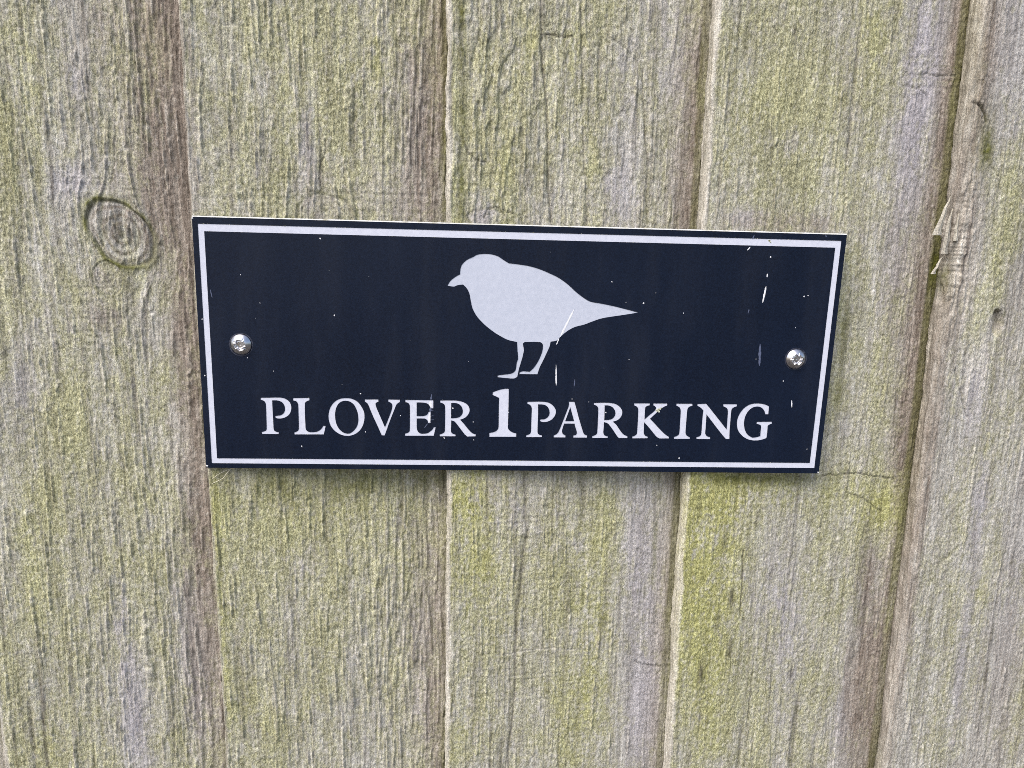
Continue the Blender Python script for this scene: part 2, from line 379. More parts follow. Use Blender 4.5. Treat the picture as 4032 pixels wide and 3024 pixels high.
def make_board(k, parent):
    rng = np.random.default_rng(400 + k)
    xl, xr = FACES[k], FACES[k + 1]
    ARC = ARCS.get(k, 2.7)
    AD = min(ARC, 2.6)
    dense = 4 <= k <= 8
    du = DU if dense else 1.4
    far = 290.0 if k == 8 else 1e9
    # profile: thick side, rounded arris, tapering face, hidden tail, thin side, back
    prof = []                                                   # (x, y, nx, ny, s)
    for y in np.arange(Y0 + STEP - 2.5, Y0 + AD, -0.8):
        prof.append((xl, y, -1, 0))
    for th in np.linspace(0, math.pi / 2, (9 if ARC < 4 else 17) if dense else 5):
        prof.append((xl + ARC - ARC * math.cos(th), Y0 + AD - AD * math.sin(th), -math.cos(th), -math.sin(th)))
    x = xl + ARC + du
    slope = STEP / (xr - xl)
    while x < xr + 1.5:
        prof.append((x, Y0 + slope * (x - xl - ARC), 0, -1))
        x += du if x < far else 1.6
    for x in (xr + 6, xr + 14, xr + 22):
        prof.append((x, Y0 + slope * (x - xl - ARC), 0, -1))
    nd = len(prof)
    prof.append((xr + 22, Y0 + 16.0, 0, 0))
    prof.append((xl + 1.5, Y0 + STEP - 2.3, 0, 0))
    prof = np.array(prof)
    s = np.r_[0, np.cumsum(np.hypot(np.diff(prof[:, 0]), np.diff(prof[:, 1])))]
    dz = DZ if dense else 1.6
    zs = np.arange(ZLO, ZHI, dz)
    z_dn = -np.geomspace(-(ZLO - 2), -FENCE_LO, 26)[::-1]
    z_up = np.geomspace(ZHI + 2, FENCE_HI, 16)
    z = np.r_[z_dn, zs, z_up]
    nr, nc = len(z), len(prof)
    rows = np.round((z - ZLO) / DZ).astype(int) % NZ            # noise is periodic
    nu = int(150 / DU)
    shape = (NZ, nu)
    lo = fftnoise(shape, 6, 60, rng)
    X = np.tile(prof[:, 0], (nr, 1))
    Z = np.tile(z[:, None], (1, nc))
    warp = lo[rows][:, np.clip((s / DU).astype(int), 0, nu - 1)] * 1.6
    ring = []
    for (b, u, v, ru, rv, tilt, amt) in KNOT:
        if b != k:
            continue
        cx, cz = board_point(k, u, v)
        dx, dz_ = X - cx, Z - cz
        c, s_ = math.cos(tilt), math.sin(tilt)
        wob = lerp_cols(fftnoise(shape, 3.5, 3.5, rng)[rows], s / DU)
        q = np.hypot((dx * c + dz_ * s_) / (ru * .2155), (-dx * s_ + dz_ * c) / (rv * .2155)) * (1 + .055 * wob)
        ring.append((q, amt))
        warp += np.sign(dx) * amt * ru * .2155 * .55 * np.exp(-(q / 1.5) ** 2) * np.minimum(1, np.abs(dx) / 4)
    colpos = s[None, :] / DU - warp / DU

    def fld(lx, lz, warped=True):
        a = fftnoise(shape, lx, lz, rng)[rows]
        return lerp_cols(a, colpos if warped else s / DU)

    ch = {c: np.zeros((nr, nc)) for c in 'AYBLKWMfrts'}
    rag = .5 * fld(.9, 9) + .35 * fld(3.0, 5.0) + .3 * fld(.55, .7)          # patches end raggedly along the grain
    for (b, c, u, v, ru, rv, a) in PATCH:
        if b != k:
            continue
        cx, cz = board_point(k, u, v)
        if c == 'Y':
            ru, rv, a = ru * 1.45, rv * 1.3, a * .78
        g = np.exp(-((X - cx) / (ru * .2155 * 1.2)) ** 2 - ((Z - cz) / (rv * .2155 * 1.2)) ** 2)
        if c not in 'frts':
            g = .68 * g + .42 * sstep(g + .25 * rag * sstep(g, .03, .3), .05, .95)
        ch[c] = np.maximum(ch[c], 0) + a * g
    # ---- relief
    fuzz = fld(.34, .42, False)
    spk = fld(.34, .5, False)
    spk2 = fld(.9, 2.2)
    thin = fld(.36, 11)
    lng = fld(.9, 45)
    fuzz2 = fld(.45, .8)
    fib = fld(.36, 6.5)
    fib2 = fld(.42, 2.6)
    torn = fld(.8, 3.2)
    ridge = fld(.6, 6.0)
    saw = fld(14, .38, False)
    wide = fld(5, 22)
    blot = fld(3.5, 6.0)
    streak = fld(1.1, 18)
    gv_ = {4: 1.15, 5: 1.1, 6: .8, 7: .6, 8: .5}.get(k, .8)         # how strongly the grain stands out
    fib, fib2, thin = fib * (.6 + .4 * gv_), fib2 * (.6 + .4 * gv_), thin * gv_
    fin = np.clip((prof[:, 0] - xl) / (xr - xl), 0, 1)[None, :]
    base_r = {4: .55, 5: .6, 6: .45, 7: .35, 8: .35}.get(k, .5)
    fz = (.062 + .02 * np.tanh(wide)) * (1 + .6 * ch['f'])
    rel = fz * fuzz + .07 * fuzz2
    rel += (base_r * 1.0 + .75 * np.clip(ch['r'], 0, 1.3)) * np.clip(fib - .9, 0, 1.5) * (1 + .35 * fuzz2)
    rel += (base_r * .22 + .3 * np.clip(ch['r'], 0, 1.3)) * np.clip(fib2 - .8, -.4, 1.6)
    rel += (.055 + .32 * np.clip(ch['t'], 0, 2.2)) * np.tanh(torn * 5) * (1 - .5 * np.clip(ch['t'] - 1.2, 0, 1))
    rel += .3 * np.clip(ch['t'] - 1.0, 0, 1) * np.tanh(fib2 + 2 * saw)
    rel += .75 * np.clip(ch['r'], 0, 1.2) * np.clip(ridge - .35, 0, 1.3)
    rel += .02 * saw * (1 + 3.0 * np.clip(ch['s'], 0, 1))
    rel -= .45 * np.clip(streak - 1.7, 0, .8)
    rel += .25 * wide * .4 + .06 * thin
    # ---- growth and weathering
    base_a = {4: .56, 5: .56, 6: .46, 7: .5, 8: .22}.get(k, .48)
    A = base_a + ch['A'] + .13 * wide + .11 * blot + .2 * np.tanh(spk) + .12 * spk2 - .08 * thin - .55 * ch['L'] - .5 * ch['B']
    Bm = ch['B'] + .05 * fib2 * (ch['B'] > .05) + .10 * sstep(streak, .6, 2)
    L = ch['L'] + .22 * sstep(blot, .4, 2.2) + .18 * sstep(streak, .9, 2.2)
    Yv = ch['Y'] * (1 + .12 * blot + .35 * np.tanh(spk) + .15 * spk2) + .16 * sstep(wide, 1.0, 2.5)
    K = .42 * sstep(lng, 1.5, 3.0) * (.5 + .5 * sstep(fib2, -.5, 1)) + ch['K'] * (1 + .3 * fib2) + .2 * sstep(-streak, 1.7, 3.0) + .3 * sstep(streak, 1.6, 2.6) + .2 * sstep(thin, .9, 2.6) + .26 * sstep(spk, .8, 2.4)
    W = ch['W'] * (1 + .7 * fib) + (.12 + .2 * np.clip(ch['r'], 0, 1)) * sstep(fib, .9, 2.4) + .32 * sstep(-spk, .7, 2.4) + .1 * sstep(-thin, .8, 2.2)
    M = ch['M'] * (1 + .25 * blot + .2 * np.tanh(fuzz))
    # the thin, covered strip beside each lap stays browner; the sawn arris is bare, pale wood
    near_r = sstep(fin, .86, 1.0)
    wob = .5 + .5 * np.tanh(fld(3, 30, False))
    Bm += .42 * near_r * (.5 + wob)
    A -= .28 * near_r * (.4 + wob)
    M += .8 * sstep(fin, .965, .985) * (.35 + .65 * wob) * {4: .25, 5: .7, 6: .8, 7: .8}.get(k, .4)  # moss green that also paints the crevice shade along the lap
    s_face = s[np.argmin(np.abs(prof[:nd, 0] - xl - ARC))]
    ar = 1 - sstep(s[None, :] + .5 * np.tanh(fld(.8, 4, False)) + .25 * fuzz2, s_face - .55 * ARC, s_face + .5)
    ar[:, nd:] = 1
    pale = {5: .08, 6: .55, 7: .5, 8: .1}.get(k, .3)
    A = A * (1 - .85 * ar)
    L = L * (1 - .6 * ar)
    Yv = Yv * (1 - .5 * ar) + .12 * ar * wob
    Bm = Bm * (1 - .6 * ar) + ar * (.4 if k == 8 else .5) * (.6 + .5 * np.tanh(fib2))
    W = W * (1 - ar) + ar * pale * (.75 + .35 * np.tanh(fib) + .2 * np.tanh(fib2))
    M += .45 * ar * sstep(-prof[:, 1][None, :], -(Y0 + 15), -(Y0 + 9)) * 0
    # green line beside the arris
    edge_g = np.exp(-((prof[:, 0] - xl - ARC - .9) / 1.3) ** 2)[None, :] * (1 - ar)
    Yv += .35 * edge_g * wob * {5: .6, 6: 1.1, 7: 1.2}.get(k, .4)
    # ---- cracks, knots
    for (b, pts, hw, dep, dark) in CRACK:
        if b != k:
            continue
        q = [board_point(k, *p) for p in pts]
        xs, zz = [p[0] for p in q], [p[1] for p in q]
        r0, r1 = np.searchsorted(z, min(zz) - 4), np.searchsorted(z, max(zz) + 4)
        c0, c1 = np.searchsorted(prof[:nd, 0], min(xs) - 5), np.searchsorted(prof[:nd, 0], max(xs) + 5)
        if r1 <= r0 or c1 <= c0:
            continue
        sl = (slice(r0, r1), slice(c0, c1))
        d = seg_dist(X[sl] + .12 * fuzz[sl] + .3 * blot[sl], Z[sl] + .2 * fuzz2[sl], q)
        g = np.exp(-(d / max(hw, .3)) ** 2)
        rel[sl] -= dep * g
        if dark > 0:
            K[sl] = np.maximum(K[sl], dark * np.exp(-(d / max(hw * 1.1, .42)) ** 2))
        else:
            W[sl] = np.maximum(W[sl], -dark * np.exp(-(d / max(hw * 1.3, .42)) ** 2))
    for (b, u, v, ru, rv, tilt, dep) in PIT:
        if b != k:
            continue
        cx, cz = board_point(k, u, v)
        dx, dz_ = X - cx + .4 * blot, Z - cz
        c, s_ = math.cos(tilt), math.sin(tilt)
        q = np.hypot((dx * c + dz_ * s_) / (ru * .2155), (-dx * s_ + dz_ * c) / (rv * .2155))
        rel -= dep * (1 - sstep(q, .75, 1.08))
    for (q, amt) in ring:
        gr = np.exp(-((q - 1) / .055) ** 2)
        rim = np.exp(-((q - 1.07) / .07) ** 2)
        ins = sstep(-q, -1.0, -.9)
        brk = .3 + .7 * sstep(blot, -1.1, .3)
        rel += amt * (-.8 * gr * brk + .65 * rim * (1 + .4 * blot) * brk - .15 * ins + .22 * ins * np.tanh(2 * torn + 1.5 * blot) * np.exp(-(q / .55) ** 2) + .07 * ins * np.sin(q * 26 + 2.2 * blot) + .16 * ins * np.clip(torn - .6, 0, 1.5))
        K = np.maximum(K, amt * .7 * gr * brk)
        M += .6 * amt * rim * (.4 + .6 * sstep(spk2, -.5, 1))
        L += .2 * amt * ins
        rg_ = sstep(np.sin(q * 24 + 1.6 * blot), -.2, .9)
        Bm += .5 * amt * ins * rg_ + .3 * amt * ins * sstep(torn, .6, 1.6)
        K += amt * ins * (.2 * rg_ + .5 * np.exp(-(q / .42) ** 2) * sstep(torn + blot, -.2, 1.2))
        W += .25 * amt * ins * (1 - rg_) * sstep(spk, -.5, 1)
        M += .35 * amt * np.exp(-((q - 1.12) / .12) ** 2)
        A -= .35 * amt * ins
        K += .28 * amt * np.exp(-(q / .3) ** 2) * sstep(blot, 0, 1)
    rar = ar * (1 - .8 * np.clip(ch['t'] - .8, 0, 1))
    rel = rel * (1 - .75 * rar) + rar * (.16 * fib + .14 * fib2 + .05 * fuzz2 + .1 * np.tanh(torn * 4))
    cover = np.ones(nc); cover[nd - 3:] = 0
    infade = ((z >= ZLO) & (z < ZHI)).astype(float)[:, None]
    rel = np.clip(rel, -4.2, 1.1) * cover[None, :] * infade
    if dense:
        wav = fftnoise((NZ, 8), .01, 12, rng)[rows][:, :1] * .22 + fftnoise((NZ, 8), .01, 2.0, rng)[rows][:, :1] * .12
        shift = wav * infade * np.clip(1 - (prof[None, :, 0] - xl) / 8, 0, 1)     # the sawn edge is not quite straight
    else:
        shift = 0
    vx = prof[None, :, 0] + prof[None, :, 2] * rel + shift
    vy = prof[None, :, 1] + prof[None, :, 3] * rel
    vx, vy = np.broadcast_to(vx, (nr, nc)), np.broadcast_to(vy, (nr, nc))
    co = np.stack([vx, vy, Z], -1) * .001
    org = np.array(((xl + xr) / 2 * .001, .012, FENCE_LO * .001))
    co = (co - org).reshape(-1, 3)
    idx = np.arange(nr * nc).reshape(nr, nc)
    nxt = np.roll(idx, -1, axis=1)
    quads = np.stack([idx[:-1], nxt[:-1], nxt[1:], idx[1:]], -1).reshape(-1, 4)
    nq = len(quads)
    me = bpy.data.meshes.new('plank')
    me.vertices.add(nr * nc)
    me.vertices.foreach_set('co', co.astype(np.float32).ravel())
    loops = np.concatenate([quads.ravel(), idx[0][::-1], idx[-1]])
    me.loops.add(len(loops))
    me.loops.foreach_set('vertex_index', loops.astype(np.int32))
    me.polygons.add(nq + 2)
    st = np.r_[np.arange(nq) * 4, nq * 4, nq * 4 + nc]
    me.polygons.foreach_set('loop_start', st.astype(np.int32))
    me.update(calc_edges=True)
    sm = np.ones(nq + 2, dtype=bool); sm[-2:] = False
    me.polygons.foreach_set('use_smooth', sm)
    cl = lambda a: np.clip(np.broadcast_to(a, (nr, nc)), 0, 1)
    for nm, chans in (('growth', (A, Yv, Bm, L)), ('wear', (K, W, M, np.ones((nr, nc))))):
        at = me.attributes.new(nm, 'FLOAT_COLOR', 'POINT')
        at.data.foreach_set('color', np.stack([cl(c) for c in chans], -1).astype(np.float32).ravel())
    me.materials.append(WOOD)
    o = bpy.data.objects.new('plank', me)
    o.parent = parent
    o.location = (org[0] - parent.location.x, org[1] - parent.location.y, org[2] + ZS - parent.location.z)
    COL.objects.link(o)
    return o

def ground_material():
    m, nt, n, b = new_mat('earth_and_gravel')
    g = noise(nt, coords(nt, (1, 1, 1)), 14, 5, 0.7)
    g2 = noise(nt, coords(nt, (1, 1, 1)), 260, 3, 0.7)
    c = mixc(nt, ramp(nt, g, 0.35, 0.65), lin(104, 98, 90), lin(128, 120, 110))
    nt.links.new(mixc(nt, ramp(nt, g2, 0.3, 0.7, 0, 0.6), c, lin(76, 72, 66)), b.inputs['Base Color'])
    b.inputs['Roughness'].default_value = 0.95
    bp = N(nt, 'ShaderNodeBump', Strength=1.0, Distance=0.02)
    nt.links.new(g2, bp.inputs['Height']); nt.links.new(bp.outputs[0], b.inputs['Normal'])
    return m
gv, gf = [], []
gn = 40
for j in range(gn + 1):
    for i in range(gn + 1):
        gx, gy = (i / gn - .5) * 12000, (j / gn - .5) * 12000
        gv.append((gx, gy, -1200 + 12 * math.sin(gx * .0021 + 1) * math.cos(gy * .0017) - 8))
for j in range(gn):
    for i in range(gn):
        a = j * (gn + 1) + i
        gf.append((a, a + 1, a + gn + 2, a + gn + 1))
tag(mesh_obj('ground', gv, gf, ground_material(), None, smooth=True), kind='structure')  # unseen ground sheet, added to bounce light onto fence and screws

fence = empty('wooden_fence', (0.0, 0.012, ZS + FENCE_LO * .001))
tag(fence, 'weathered wooden fence of overlapping vertical boards, grey-green with algae', 'fence')
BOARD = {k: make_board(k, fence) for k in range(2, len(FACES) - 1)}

def box(x0, x1, y0, y1, z0, z1):
    v = [(x, y, z) for x in (x0, x1) for y in (y0, y1) for z in (z0, z1)]
    f = [(0, 1, 3, 2), (4, 6, 7, 5), (0, 4, 5, 1), (2, 3, 7, 6), (0, 2, 6, 4), (1, 5, 7, 3)]
    return v, f

for zc in (380.0, -520.0, -1000.0):                             # rails the boards are nailed to
    mesh_obj('rail', *box(-500, 570, Y0 + 16.2, Y0 + 54, zc - 44, zc + 44), WOOD, fence)

# outlines of the engraving on the plate, millimetres in the plate's plane from its centre (x right, z up); a trailing * marks a corner
OUTLINES = [
  ('P', '-123.18,-22.82* -119.08,-22.73 -115.25,-22.63 -113.35,-22.77 -111.46,-23.43 -109.85,-24.91 -109.21,-27.03 -109.41,-29.03 -110.31,-30.79 -111.81,-32.05 -113.51,-32.69 -114.96,-32.84 -116.16,-32.70 -116.74,-32.27 -116.84,-31.82 -116.35,-31.52 -114.66,-31.31 -113.56,-30.81 -112.55,-29.67 -112.18,-28.30 -112.32,-26.80 -112.98,-25.43 -114.14,-24.51 -115.79,-24.07 -117.90,-24.09* -117.93,-27.08 -117.86,-32.08 -117.85,-36.86 -117.77,-37.99 -117.49,-38.75 -116.67,-39.25 -115.53,-39.50* -115.66,-40.44* -123.39,-40.41* -123.42,-39.40* -122.44,-39.14 -121.58,-38.76 -121.20,-38.25 -121.09,-37.50 -120.97,-32.09 -120.95,-26.09 -121.21,-24.97 -121.89,-24.23 -123.23,-23.82*'),
  ('L', '-108.19,-22.91* -100.61,-22.75* -100.65,-23.94* -101.91,-24.37 -102.66,-25.13 -102.83,-26.00 -102.95,-30.76 -102.90,-36.80 -102.79,-37.94 -102.29,-38.78 -101.34,-39.28 -100.25,-39.45 -98.07,-39.27 -96.60,-38.68 -95.35,-37.54 -94.59,-36.32* -93.45,-36.32* -94.47,-40.53* -108.28,-40.57* -108.24,-39.60* -107.02,-39.09 -106.32,-38.46 -106.09,-37.45 -105.97,-31.53 -106.00,-25.89 -106.30,-25.02 -106.95,-24.40 -108.21,-24.03*'),
  ('O', '-83.34,-22.77 -80.69,-23.13 -78.30,-24.50 -76.42,-26.87 -75.26,-29.63 -75.12,-32.40 -75.74,-35.44 -77.14,-38.11 -79.25,-40.03 -81.59,-41.00 -83.79,-41.21 -86.21,-40.68 -88.61,-39.29 -90.49,-37.27 -91.63,-34.74 -92.03,-31.72 -91.59,-28.95 -90.42,-26.31 -88.44,-24.18 -86.00,-23.04', '-83.73,-24.10 -81.69,-24.51 -79.91,-26.01 -78.75,-28.39 -78.15,-30.90 -78.07,-33.68 -78.55,-35.96 -79.57,-37.74 -81.19,-39.40 -82.30,-39.98 -83.76,-40.04 -84.97,-39.66 -86.40,-38.65 -87.81,-36.75 -88.60,-34.48 -88.88,-31.70 -88.69,-29.06 -87.90,-26.67 -86.65,-25.04 -85.18,-24.28'),
  ('V', '-74.86,-23.35* -68.45,-23.32* -68.42,-24.38* -69.25,-24.79 -69.78,-25.33 -69.67,-26.40 -69.30,-27.60 -65.55,-36.90* -64.47,-34.32 -62.44,-28.91 -61.98,-27.03 -62.01,-25.69 -62.52,-25.02 -63.81,-24.36* -63.79,-23.34* -58.30,-23.39* -58.36,-24.52* -59.15,-25.00 -59.94,-25.81 -60.60,-27.29 -63.16,-33.77 -65.74,-40.92* -67.12,-40.92* -69.18,-35.96 -71.68,-30.03 -73.03,-26.42 -73.66,-25.21 -74.80,-24.37*'),
  ('E', '-55.76,-23.46* -42.54,-23.57* -42.55,-27.53* -43.75,-27.53* -44.19,-26.54 -44.84,-25.60 -45.88,-25.02 -47.44,-24.76 -50.41,-24.69* -50.45,-31.34* -47.47,-31.33 -46.17,-31.00 -45.38,-30.45 -44.80,-29.16* -43.81,-29.15* -43.95,-34.78* -45.08,-34.79* -45.26,-33.70 -45.78,-33.03 -46.57,-32.62 -47.48,-32.55 -50.46,-32.56* -50.44,-36.98 -50.19,-38.34 -49.48,-39.43 -48.44,-39.97 -46.99,-40.02 -45.42,-39.74 -43.84,-38.73 -42.91,-37.77 -42.38,-36.82* -41.41,-36.81* -42.39,-41.04* -56.06,-41.08* -56.04,-39.99* -54.73,-39.58 -53.94,-38.90 -53.80,-37.81 -53.67,-32.11 -53.70,-26.45 -54.01,-25.38 -54.73,-24.85 -55.77,-24.53*'),
  ('R', '-39.28,-23.69* -34.65,-23.61 -31.51,-23.70 -28.63,-24.31 -26.52,-25.51 -25.41,-27.39 -25.40,-29.28 -26.49,-31.18 -28.06,-32.41 -29.77,-33.04* -27.78,-35.27 -25.66,-37.99 -23.79,-39.76 -22.28,-40.30* -22.32,-41.26* -26.29,-41.41* -27.49,-40.32 -29.09,-38.27 -31.47,-35.01 -32.53,-33.92 -33.98,-33.44* -34.10,-36.38 -34.04,-39.11 -33.43,-39.87 -31.93,-40.41* -31.98,-41.29* -39.50,-41.31* -39.50,-40.35* -38.05,-39.80 -37.21,-38.98 -37.05,-37.75 -36.95,-32.04 -37.00,-26.64 -37.39,-25.56 -38.31,-24.98 -39.28,-24.71*', '-34.05,-24.87* -32.56,-24.86 -30.72,-25.26 -29.27,-26.46 -28.56,-28.35 -28.65,-29.84 -29.51,-31.20 -30.69,-31.96 -32.53,-32.30 -34.11,-32.30*'),
  ('1', '-14.36,-19.56* -12.30,-18.72 -10.01,-18.05 -8.18,-17.76 -6.73,-17.80* -6.70,-23.40 -6.72,-29.08 -6.79,-34.80 -6.80,-36.95 -6.34,-37.91 -5.28,-38.86 -4.11,-39.39 -2.70,-39.70* -2.72,-41.45* -15.70,-41.49* -15.73,-39.57* -13.64,-39.13 -12.26,-38.41 -11.53,-37.45 -11.32,-36.01 -11.33,-30.53 -11.33,-25.78 -11.29,-22.24* -14.34,-20.85*'),
  ('P', '2.32,-24.10* 7.42,-23.98 10.43,-24.06 12.53,-24.48 14.42,-25.65 15.87,-27.55 16.16,-29.21 15.63,-31.12 14.39,-32.68 12.78,-33.65 10.93,-34.09 9.53,-33.97 8.70,-33.50 8.62,-33.02 9.03,-32.78 10.66,-32.63 12.03,-31.86 12.89,-30.66 13.13,-29.23 12.73,-27.56 11.77,-26.26 10.24,-25.48 7.49,-25.33* 7.62,-30.44 7.52,-35.70 7.55,-38.83 7.80,-39.79 8.52,-40.39 9.81,-40.70* 9.77,-41.59* 2.12,-41.61* 2.10,-40.65* 3.37,-40.23 4.06,-39.68 4.34,-38.71 4.42,-32.84 4.48,-27.36 4.11,-26.18 3.39,-25.47 2.34,-25.12*'),
  ('A', '22.24,-23.95* 24.96,-23.94* 26.14,-27.74 27.47,-32.27 29.05,-37.07 29.71,-39.00 30.46,-40.20 31.77,-40.73* 31.69,-41.77* 25.03,-41.79* 24.99,-40.70* 26.11,-40.41 26.63,-39.73 26.52,-38.53 25.86,-36.60 25.40,-34.80* 20.34,-34.82* 19.88,-36.38 19.46,-38.07 19.49,-39.15 19.94,-39.99 21.14,-40.71* 21.17,-41.73* 15.46,-41.69* 15.44,-40.68* 16.48,-40.24 17.50,-39.28 18.27,-37.59 19.57,-33.98 21.07,-29.67 22.14,-26.56 22.43,-24.90*', '23.07,-26.68* 25.13,-33.53* 20.84,-33.54*'),
  ('R', '34.40,-24.46* 39.03,-24.32 42.16,-24.42 44.87,-24.97 46.93,-26.21 48.26,-28.14 48.44,-29.73 47.74,-31.57 46.13,-33.06 44.02,-33.76* 45.54,-35.01 47.70,-37.99 49.37,-39.95 51.57,-41.10* 51.49,-41.95* 47.43,-41.96* 46.48,-41.00 44.56,-38.23 42.65,-35.71 41.48,-34.57 39.71,-34.00* 39.68,-37.10 39.62,-39.40 40.04,-40.32 40.85,-40.90 41.87,-41.05* 41.84,-41.93* 34.26,-41.95* 34.22,-41.03* 35.44,-40.57 36.31,-39.99 36.61,-38.95 36.68,-33.90 36.65,-27.74 36.45,-26.60 35.64,-25.81 34.44,-25.36*', '39.72,-25.68* 41.55,-25.74 43.37,-26.45 44.66,-27.93 45.11,-29.52 44.79,-30.89 43.84,-32.15 42.30,-32.78 39.84,-32.97*'),
  ('K', '54.02,-24.58* 61.65,-24.54* 61.65,-25.52* 60.26,-25.92 59.62,-26.60 59.51,-27.86 59.48,-32.55* 61.31,-30.82 63.89,-28.52 64.72,-27.38 64.80,-26.69 64.43,-26.12 63.45,-25.51* 63.40,-24.60* 70.19,-24.57* 70.25,-25.59* 69.15,-25.98 67.63,-27.02 65.49,-28.97 62.17,-32.19* 64.44,-34.48 67.08,-37.24 69.24,-39.31 70.67,-40.47 72.03,-41.27* 72.01,-42.09* 67.36,-42.10* 66.18,-41.41 64.98,-40.25 62.56,-37.37 59.40,-33.93* 59.43,-37.03 59.50,-39.34 59.90,-40.38 60.49,-40.84 61.52,-41.19* 61.45,-42.00* 53.94,-42.09* 53.90,-41.21* 55.05,-40.74 55.92,-40.04 56.14,-39.12 56.22,-34.74 56.18,-28.33 55.98,-26.96 55.33,-26.17 54.07,-25.61*'),
  ('I', '74.74,-24.65* 82.56,-24.61* 82.63,-25.64* 81.35,-26.06 80.56,-26.78 80.27,-27.86 80.16,-31.72 80.10,-36.32 80.12,-39.23 80.46,-40.21 81.23,-40.93 82.38,-41.42* 82.34,-42.27* 74.55,-42.29* 74.49,-41.32* 75.84,-40.83 76.75,-40.09 77.04,-39.00 77.04,-33.91 77.03,-28.36 76.79,-27.16 76.14,-26.32 74.73,-25.61*'),
  ('N', '85.06,-24.76* 89.33,-24.57* 92.17,-27.81 96.08,-32.38 100.41,-37.46* 100.41,-34.30 100.36,-28.73 100.14,-27.41 99.48,-26.57 97.87,-25.80* 97.84,-24.77* 104.55,-24.74* 104.56,-25.82* 103.05,-26.43 102.27,-27.16 102.04,-28.24 101.98,-32.84 101.94,-37.70 102.14,-42.30* 100.53,-42.35* 99.10,-40.89 95.95,-37.24 92.54,-33.12 89.89,-29.94* 89.90,-32.89 89.91,-37.26 89.92,-39.45 90.29,-40.30 90.93,-40.91 92.52,-41.39* 92.47,-42.37* 85.75,-42.34* 85.62,-41.41* 86.86,-41.04 87.66,-40.43 87.95,-39.45 87.96,-35.32 88.02,-30.48 88.12,-27.83* 86.85,-26.63 85.86,-26.03 85.12,-25.68*'),
  ('G', '114.38,-24.32 116.54,-24.43 118.50,-24.83 120.61,-25.69* 120.59,-29.73* 119.10,-29.74* 118.54,-28.17 117.33,-26.72 115.95,-26.00 114.50,-25.89 112.86,-26.26 111.27,-27.35 109.96,-29.05 109.07,-31.36 108.86,-34.27 109.25,-36.70 110.14,-38.78 111.60,-40.48 113.62,-41.58* 115.53,-41.33 117.47,-40.71* 117.44,-38.14 117.43,-35.70 116.95,-35.09 115.10,-34.54* 115.14,-33.57* 122.65,-33.44* 122.69,-34.51* 121.52,-34.95 120.85,-35.57 120.82,-36.67 120.83,-39.60 120.65,-41.76* 118.54,-42.55 116.15,-43.00 113.73,-42.93 111.26,-42.32 108.73,-40.86 106.63,-38.66 105.62,-36.47 105.27,-34.04 105.59,-31.37 106.60,-28.95 108.33,-26.64 110.37,-25.19 112.24,-24.53'),
  ('bird', '-35.88,30.63* -34.79,32.55 -32.66,34.47 -30.05,36.02* -30.06,37.34 -29.36,40.17 -27.00,42.56 -24.17,43.92 -22.28,44.98 -19.44,45.40 -16.12,45.31 -12.78,44.42 -10.38,42.91 -7.73,41.35* -2.71,40.82 1.61,40.17 6.92,38.74 11.78,36.77 15.69,34.93 20.13,31.88 23.88,28.58 27.12,26.22 30.60,24.23 36.01,23.29 41.93,22.15 47.88,20.76 53.86,19.28* 47.02,18.12 36.78,16.39 31.95,14.73 28.08,13.22 24.20,12.20 20.35,10.10 17.01,7.12 15.59,5.63 12.66,5.01* 12.37,3.14 11.09,-0.08 9.23,-4.31 7.83,-7.31 6.78,-10.66* -1.69,-10.63* -1.71,-9.78* -0.24,-9.27 3.11,-9.44* 5.13,-7.33 7.02,-4.33 8.64,-0.35 9.07,2.12 8.77,4.09 7.28,4.81 0.45,4.75* -0.37,3.90 0.13,1.05 -0.17,-0.93 -0.84,-3.90 -1.99,-7.89 -2.75,-11.88* -4.11,-12.74 -7.55,-12.67 -12.08,-12.20* -12.09,-11.45 -9.05,-10.93 -6.12,-10.51 -4.17,-9.50 -3.46,-7.90 -3.17,-5.41 -2.58,-2.93 -2.89,0.53 -3.21,4.71* -7.37,5.65 -11.29,7.57 -14.71,9.73 -18.62,12.85 -22.03,16.44 -24.22,20.27 -25.06,23.62 -25.86,27.44 -27.16,29.80 -28.70,31.30* -31.22,30.94 -32.88,30.30'),
  ('border', '-147.18,56.70* 148.48,54.15* 146.33,-57.16* -147.50,-54.83*', '-144.51,53.43* 145.79,50.92* 143.72,-54.46* -144.87,-52.35*'),
  ('plate', '-149.56,59.69* 150.84,56.95* 148.79,-59.93* -150.24,-57.06*'),
]
# ------------------------------------------------------------------ the sign
SIGN_T = 2.0                   # thickness of the laminate; the face is the plane y = 0
sign = empty('parking_sign', (0, .001, ZS - .0585))
tag(sign, 'navy engraved sign with white bird outline and the words PLOVER 1 PARKING', 'sign')

def parse(txt):
    pts = []
    for w_ in txt.split():
        c = w_.endswith('*')
        a, b = w_.rstrip('*').split(',')
        pts.append((float(a), float(b), c))
    return pts

